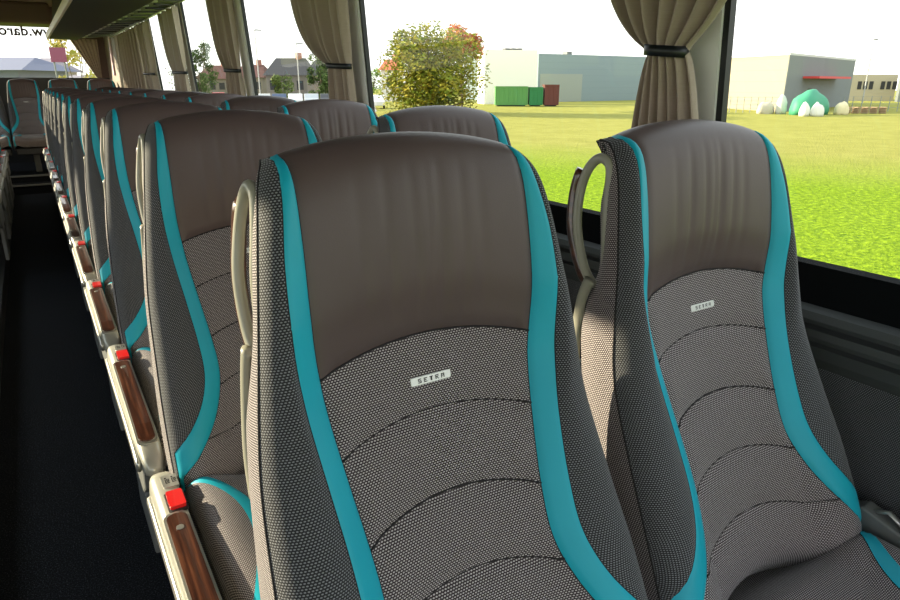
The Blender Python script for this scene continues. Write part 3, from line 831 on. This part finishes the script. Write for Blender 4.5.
# skips
def skip(x0, x1, d0, d1, h, label, m, dep=2.3):
    a = gp(x0, d0); b = gp(x1, d1); dn = (b - a).normalized(); ou = Vector((-dn.y, dn.x, 0))
    if ou.dot(a) < 0: ou = -ou
    root = empty('waste_container', (a.x, a.y, GZ)); tag(root, label, 'container', 'waste containers')
    L = (b - a).length
    def bx(nm, s0, s1, t0, t1, z0, z1, mm):
        q = [a + dn * s0 + ou * t0, a + dn * s1 + ou * t0, a + dn * s1 + ou * t1, a + dn * s0 + ou * t1]
        return subt(MB().prism([(p.x, p.y) for p in q], 'z', GZ + z0, GZ + z1).build(nm, mm), root)
    bx('body', 0, L, 0, dep, .15, h, m); bx('top_rim', -.06, L + .06, -.08, dep + .08, h - .16, h, m); bx('skid', .2, L - .2, .2, dep - .2, 0, .15, M['dark'])
    n = max(3, int(L / .55))
    for i in range(n + 1): bx('rib', L * i / n - .05, L * i / n + .05, -.09, 0, .15, h - .16, m)
    return root
skip(495.5, 527, 80, 80, 2.35, 'light green ribbed waste container in front of the white hall', mat('skip_green', (.11, .32, .09), .6))
skip(529.5, 542, 80, 80, 2.25, 'darker green waste container beside the red-brown one', mat('skip_green2', (.025, .22, .07), .6))
skip(544.5, 558, 80, 80, 2.55, 'red-brown ribbed waste container at the end of the row', mat('skip_red', (.14, .035, .025), .6))
# debris by the warehouse
def blob(name, label, c, r, m, cat, seed=0):
    rnd = random.Random(seed); bm = bmesh.new(); bmesh.ops.create_icosphere(bm, subdivisions=3, radius=1)
    for v in bm.verts:
        n_ = 1 + .09 * math.sin(5 * v.co.x + seed) * math.cos(4 * v.co.y) + rnd.uniform(-.06, .06)
        v.co = Vector((v.co.x * r[0] * n_, v.co.y * r[1] * n_, max(-.25, v.co.z) * r[2] * n_ + r[2] * .25))
    me = bpy.data.meshes.new(name); bm.to_mesh(me); bm.free()
    for p in me.polygons: p.use_smooth = True
    o = link(name, me, m); o.location = c; return tag(o, label, cat)
tg = mat('tarp_green', (.05, .30, .17), .6); tw = mat('tarp_white', (.75, .75, .68), .7)
blob('tarpaulin_pile', 'green tarpaulin-covered heap in front of the warehouse door', gp(808, 60), (2.2, 1.2, 1.7), tg, 'heap', 1)
blob('bulk_bag', 'white filled bag in front of the green heap, left one', gp(803.5, 57), (.40, .40, .95), tw, 'bag', 2)
blob('bulk_bag', 'larger white filled bag in front of the green heap, right one', gp(816, 57), (.62, .5, .9), tw, 'bag', 3)
blob('bulk_bag', 'pale bag standing left of the green heap', gp(780, 61), (.45, .5, 1.4), mat('tarp_pale', (.62, .62, .55), .7), 'bag', 4)
blob('rubble_pile', 'low pale rubble heap near the shadow on the warehouse', gp(765, 61.5), (1.0, .7, .9), mat('rubble', (.52, .47, .36), .9), 'heap', 5)
blob('rubble_pile', 'cream rubble block right of the white bags', gp(841, 60), (.7, .6, .9), mat('rubble2', (.75, .66, .40), .9), 'heap', 6)
pm = mat('crate_brown', (.42, .30, .18), .8)
for i, x in enumerate((846, 855, 864, 873, 882)):
    p_ = gp(x, 62); rt = empty('wooden_pallet', (p_.x, p_.y, GZ), .1 * i); tag(rt, ['leftmost', 'second', 'middle', 'fourth', 'rightmost'][i] + ' of the low pallets lying by the fence', 'pallet', 'pallets by the fence')
    for k in range(4): MB().box(-.32, .32, -.3, .3, .05 + k * .16, .12 + k * .16).build('deck', pm, rt)
    MB().box(-.05, .05, -.3, .3, 0, .55).build('block', pm, rt)
# fence in front of the warehouse
def fence(x0, x1, d, n, label):
    a = gp(x0, d); b = gp(x1, d); root = empty('wire_fence', (a.x, a.y, GZ)); tag(root, label, 'fence')
    fm = mat('fence_grey', (.25, .28, .26), .6)
    for i in range(n + 1):
        p = a.lerp(b, i / n); subt(MB().tube([(p.x, p.y, GZ), (p.x, p.y, GZ + 1.5)], .035, 6).build('post', fm), root)
    mb = MB()
    for z in (.4, .75, 1.1, 1.45): mb.tube([(a.x, a.y, GZ + z), (b.x, b.y, GZ + z)], .012, 5)
    subt(mb.build('wire', fm), root)
fence(722, 777, 63.5, 8, 'thin wire fence running in front of the beige warehouse')
fence(842, 915, 66, 8, 'thin wire fence behind the pallets at the right')
def lamp(x, d, h, label, head=True):
    p = gp(x, d); root = empty('street_lamp', (p.x, p.y, GZ)); tag(root, label, 'street lamp', 'street lamps')
    pmx = mat('lamp_pole', (.45, .45, .43), .5)
    MB().tube([(0, 0, 0), (0, 0, h)], [.10, .06], 8).build('pole', pmx, root)
    MB().box(-.05, .9, -.12, .12, h - .02, h + .12).build('lamp_head', M['greypl'], root, bevel=.02)
lamp(862, 92, 2.85 + 92 * 41 / 685.6, 'tall street lamp standing right of the beige warehouse')
lamp(261, 95, 2.85 + 95 * 50 / 685.6, 'tallest thin street lamp, left of the houses across the car park')
lamp(300.5, 90, 2.85 + 90 * 37 / 685.6, 'thin street lamp in front of the dark-roofed house')
# trees
def leaf_m(name, c1, c2, c3=None):
    m = mat(name, c1, .7, spec=.2); k = N(m); c = k.coord('Object'); n1 = k.noise(c, 1.3, 3); n2 = k.noise(c, 9, 2)
    col = k.mix(k.ramp(n1, [(.35, (0, 0, 0)), (.65, (1, 1, 1))]), c1, c2)
    if c3: 
        n3 = k.noise(c, .45, 2); col = k.mix(k.ramp(n3, [(.50, (0, 0, 0)), (.58, (1, 1, 1))]), col, c3)
    k.l(col, k.b.inputs['Base Color']); k.b.inputs['Subsurface Weight'].default_value = 0
    return m
def tree(name, label, base, w, h, m, seed=0, n=2600, leaf=.16, trunk=True, cl=22, cat='tree', h0=.12, group=None):
    rnd = random.Random(seed); root = empty(name, tuple(base)); tag(root, label, cat, group)
    cs = []
    for i in range(cl):
        a = rnd.uniform(0, 2 * PI); t = rnd.random(); z = lerp(h0, .93, t); rr = w / 2 * .78 * math.sqrt(max(.05, 1 - ((z - .45) / .62) ** 2)) * rnd.random() ** .5
        cs.append((rr * math.cos(a), rr * math.sin(a), z * h, w * rnd.uniform(.11, .19)))
    mb = MB()
    for i in range(n):
        c = rnd.choice(cs); d = Vector((rnd.gauss(0, 1), rnd.gauss(0, 1), rnd.gauss(0, 1))); d.normalize(); d *= c[3] * rnd.uniform(.45, 1.08)
        p = Vector(c[:3]) + d; p.z = max(p.z, .05)
        u = Vector((rnd.gauss(0, 1), rnd.gauss(0, 1), rnd.gauss(0, 1))).normalized(); v = u.orthogonal().normalized(); l = leaf * rnd.uniform(.6, 1.3)
        mb.add([p - u * l, p + v * l * .5, p + u * l, p - v * l * .5], [(0, 1, 2, 3)])
    me = bpy.data.meshes.new('foliage'); me.from_pydata(mb.v, [], mb.f); link('foliage', me, m, root)
    mb = MB(); tm = mat('bark', (.16, .12, .08), .9)
    if trunk:
        mb.tube([(0, 0, 0), (0, 0, h * .55)], [w * .022, w * .012], 7)
        for c in cs[:10]: mb.tube(curve_pts([(0, 0, h * .08 + .1), (c[0] * .5, c[1] * .5, c[2] * .6), c[:3]], 3), w * .007, 5)
        mb.build('trunk', tm, root)
    return root
bp_ = gp(433, 62)
tree('autumn_bush', 'broad green and yellow autumn bush with a red crown tip, before the field', bp_, 10.2, 7.3, leaf_m('autumn_leaves', (.13, .19, .012), (.34, .27, .02), None), 7, 15000, .20, cl=70, cat='bush', h0=.10)
# red tips of the bush
rb = tree('red_sapling', 'red-leaved tree top rising behind the green autumn bush', gp(462, 70), 6.0, 8.6, leaf_m('red_leaves', (.45, .10, .05), (.50, .20, .06)), 9, 3000, .2, cl=18, h0=.68)
dk = leaf_m('green_leaves', (.04, .08, .012), (.09, .14, .03)); ml = leaf_m('olive_leaves', (.07, .11, .02), (.16, .20, .05)); yl = leaf_m('yellow_leaves', (.45, .42, .10), (.62, .52, .18))
tree('broadleaf_tree', 'dark green tree seen between the third and fourth curtains', gp(203, 75), 4.2, 7.2, dk, 11, 2500, .17, group='distant trees')
tree('broadleaf_tree', 'green tree right of the dark-roofed house', gp(322, 96), 4.6, 6.8, dk, 12, 2500, .2, group='distant trees')
tree('broadleaf_tree', 'small green tree between the nearest pillar edge and the autumn bush', gp(372, 124), 5, 5.9, leaf_m('mid_leaves', (.12, .25, .03), (.30, .40, .06)), 13, 1500, .2, group='distant trees')
tree('broadleaf_tree', 'green tree far left of the houses', gp(262, 140), 8, 6.0, dk, 14, 1600, .22, group='distant trees')
tree('broadleaf_tree', 'yellow tree seen at the right side of the rear window', at(80, 82, 28.5) - Vector((0, 0, 2.85)), 2.5, 5.5, yl, 15, 1800, .12, group='distant trees')
for i, (x, d, w_, h_, wh) in enumerate([(185, 145, 9, 6.2, 'far behind the car park, between the fourth and third curtains'), (236, 165, 9, 5.8, 'behind the reddish-roofed house'), (283, 88, 3.5, 3.6, 'in front of the grey house'), (333, 92, 4, 4.4, 'beside the second curtain'), (296, 130, 9, 6.4, 'behind the grey house roof')]):
    tree('broadleaf_tree', 'round green tree ' + wh, gp(x, d), w_, h_, dk if i % 2 else ml, 30 + i, 1300, .22, group='distant trees')
# houses across the car park
def house(x0, x1, d, hw, hr, label, mw, mr, gable=False, n=3, chim=True, dep=8):
    a = gp(x0, d); b = gp(x1, d); dn = (b - a).normalized(); ou = Vector((-dn.y, dn.x, 0))
    if ou.dot(a) < 0: ou = -ou
    L = (b - a).length
    root = empty('house', (a.x, a.y, GZ)); tag(root, label, 'house', 'houses across the car park')
    q = [a, b, b + ou * dep, a + ou * dep]
    subt(MB().prism([(p.x, p.y) for p in q], 'z', GZ, GZ + hw).build('wall', mw), root)
    e = .4
    c = [a - dn * e - ou * e, b + dn * e - ou * e, b + dn * e + ou * (dep + e), a - dn * e + ou * (dep + e), a + dn * L * .12 + ou * dep / 2, b - dn * L * .12 + ou * dep / 2]
    v = [(p.x, p.y, GZ + (hw if i < 4 else hw + hr)) for i, p in enumerate(c)]
    rf = subt(MB().add(v, [(0, 1, 5, 4), (2, 3, 4, 5), (1, 2, 5), (3, 0, 4), (3, 2, 1, 0)]).build('roof', mr), root)
    for i in range(n):
        p = a + dn * L * (i + .5) / n - ou * .03
        q = [p - dn * .5, p + dn * .5, p + dn * .5 + ou * .06, p - dn * .5 + ou * .06]
        subt(MB().prism([(t.x, t.y) for t in q], 'z', GZ + hw * .45, GZ + hw * .8).build('window', M['dark']), root)
    p = a + dn * L * .7 + ou * dep / 2
    if chim: ch = MB().box(p.x - .4, p.x + .4, p.y - .4, p.y + .4, GZ + hw + hr * .6, GZ + hw + hr + .8).build('chimney', mat('brick', (.35, .16, .12), .9), rf); 
    return root
hw_ = mat('house_wall', (.20, .18, .15), .8); hr_ = mat('house_roof', (.05, .05, .055), .8); rr_ = mat('red_roof', (.12, .05, .04), .8)
house(268, 308, 100, 3.8, 2.6, 'grey house with a dark hipped roof across the car park', hw_, hr_)
house(308, 342, 112, 3.8, 2.6, 'house with a brick chimney behind the second curtain', mat('house_wall2', (.30, .26, .24), .8), hr_)
house(236, 264, 115, 3.6, 2.2, 'house with a reddish roof left of the grey one', hw_, rr_)
house(200, 228, 120, 3.4, 2.4, 'red-roofed house behind the dark green tree', hw_, rr_)
house(382, 400, 100, 4.6, 1.6, 'white house with orange-red roof peeking left of the autumn bush', mat('house_white', (.8, .76, .7), .8), mat('orange_roof', (.62, .16, .08), .8), n=1)
# behind the bus
house(-20, 33, 30, 3.35, .6, 'blue-grey low building seen through the rear window', mat('bluegrey_wall', (.17, .17, .25), .8), mat('bluegrey_roof', (.15, .16, .24), .8), chim=False, dep=4)
house(33.5, 54, 44, 3.5, .9, 'pale gabled house in the middle of the rear window', mat('pale_wall', (.58, .52, .58), .8), mat('palegrey_roof', (.26, .23, .27), .8), n=2, chim=False, dep=4)
p0 = at(55, 82, 26); root = empty('billboard', (p0.x, p0.y, GZ)); tag(root, 'plain pink billboard seen through the rear window', 'billboard')
MB().box(0, .56, 0, .12, 3.60, 4.15).build('panel', mat('pink_board', (.28, .07, .14), .7), root)
for xx in (.1, .46): MB().tube([(xx, .06, 0), (xx, .06, 3.62)], .03, 6).build('post', M['greypl'], root)
house(63, 86, 40, 2.9, .35, 'low violet-grey building below the pink billboard', mat('violet_wall', (.38, .33, .38), .8), mat('violet_roof', (.20, .18, .22), .8), n=2, chim=False, dep=4)
# parked cars
def make_car():
    root = empty('parked_car', (0, 0, 0)); tag(root, 'x', 'car')
    L, W, H = 4.3, 1.75, 1.45
    side = [(-2.15, .35), (-2.15, .75), (-1.95, .90), (-1.25, .95), (-.70, 1.42), (.75, 1.45), (1.55, .98), (2.05, .92), (2.15, .7), (2.15, .35)]
    MB().prism(side, 'y', -W / 2, W / 2).build('body', None, root, bevel=.05)
    MB().prism([(-1.12, .97), (-.66, 1.36), (.70, 1.38), (1.35, .99)], 'y', -W / 2 - .01, W / 2 + .01).build('side_window', M['dark'], root)
    for sx in (-1.35, 1.35):
        for sy in (-1, 1):
            pts = [(sx + .32 * math.cos(a), .32 + .32 * math.sin(a)) for a in [2 * PI * q / 14 for q in range(14)]]
            MB().prism(pts, 'y', sy * (W / 2 - .18), sy * (W / 2 + .02)).build('wheel', M['black'], root)
    return root
carp = make_car(); cused = [False]
cols = [('white', (.8, .8, .8)), ('silver', (.5, .52, .54)), ('dark blue', (.05, .08, .16)), ('pale grey', (.6, .6, .58)), ('red', (.45, .05, .04)), ('black', (.03, .03, .035))]
cm = [mat('car_' + n.replace(' ', '_'), c, .35, coat=.4) for n, c in cols]
spots = [(232, 82, 0), (248, 82, 1), (264, 82, 3), (280, 82, 2), (296, 82, 0), (312, 82, 1), (328, 82, 5), (344, 82, 0), (186, 86, 1), (206, 84, 2), (377, 74, 0), (219, 93, 4)]
where = ['leftmost of the row, beside the third curtain', 'second of the row, below the tall lamp', 'third of the row before the grey house', 'middle of the row before the grey house', 'right of the dark blue car before the grey house', 'below the thin lamp', 'right of the thin lamp', 'last of the row, behind the second curtain', 'seen between the fourth and fifth curtains', 'seen left of the third curtain', 'between the window pillar and the autumn bush', 'behind the dark blue car left of the third curtain']
for i, (x, d, ci) in enumerate(spots):
    o = carp if i == 0 else copy_tree(carp)
    p = gp(x, d); o.location = (p.x, p.y, GZ + .02); o.rotation_euler.z = math.atan2(p.y, p.x)
    for ch in kids(o):
        if ch.name.startswith('body'):
            if i: ch.data = ch.data.copy()
            ch.data.materials.clear(); ch.data.materials.append(cm[ci])
    o['label'] = '%s parked car, %s' % (cols[ci][0], where[i]); o['group'] = 'cars in the distant car park'

# ------------------------------------------------------------------ light
w = bpy.data.worlds.new('World'); SC.world = w; w.use_nodes = True; t = w.node_tree; bg = t.nodes['Background']
tc = t.nodes.new('ShaderNodeTexCoord'); sp = t.nodes.new('ShaderNodeSeparateXYZ'); rp = t.nodes.new('ShaderNodeValToRGB')
t.links.new(tc.outputs['Generated'], sp.inputs[0]); t.links.new(sp.outputs[2], rp.inputs[0])
e = rp.color_ramp.elements; e[0].position = 0; e[0].color = (1.0, .985, .96, 1); e[1].position = .5; e[1].color = (.84, .92, 1.0, 1)
t.links.new(rp.outputs[0], bg.inputs['Color']); bg.inputs['Strength'].default_value = 1.9
sun = bpy.data.lights.new('Sun', 'SUN'); sun.energy = 13; sun.angle = math.radians(.6); sun.color = (1, .86, .62)
so = bpy.data.objects.new('Sun', sun); COL.objects.link(so)
al, el = math.radians(50), math.radians(16.5)
dv = Vector((-math.cos(al) * math.cos(el), math.sin(al) * math.cos(el), math.sin(el)))
so.rotation_euler = dv.to_track_quat('Z', 'Y').to_euler()

# ------------------------------------------------------------------ camera
cd = bpy.data.cameras.new('Camera'); co = bpy.data.objects.new('Camera', cd); COL.objects.link(co)
cd.sensor_width = 36; cd.lens = F / 900 * 36; cd.clip_start = .02; cd.clip_end = 600
Mx = Matrix((rgt, upv, -fwd)).transposed().to_4x4(); co.matrix_world = Mx
SC.camera = co
SC.view_settings.view_transform = 'Standard'; SC.view_settings.look = 'None'; SC.view_settings.exposure = 0; SC.view_settings.gamma = 1
SC.view_settings.use_curve_mapping = False
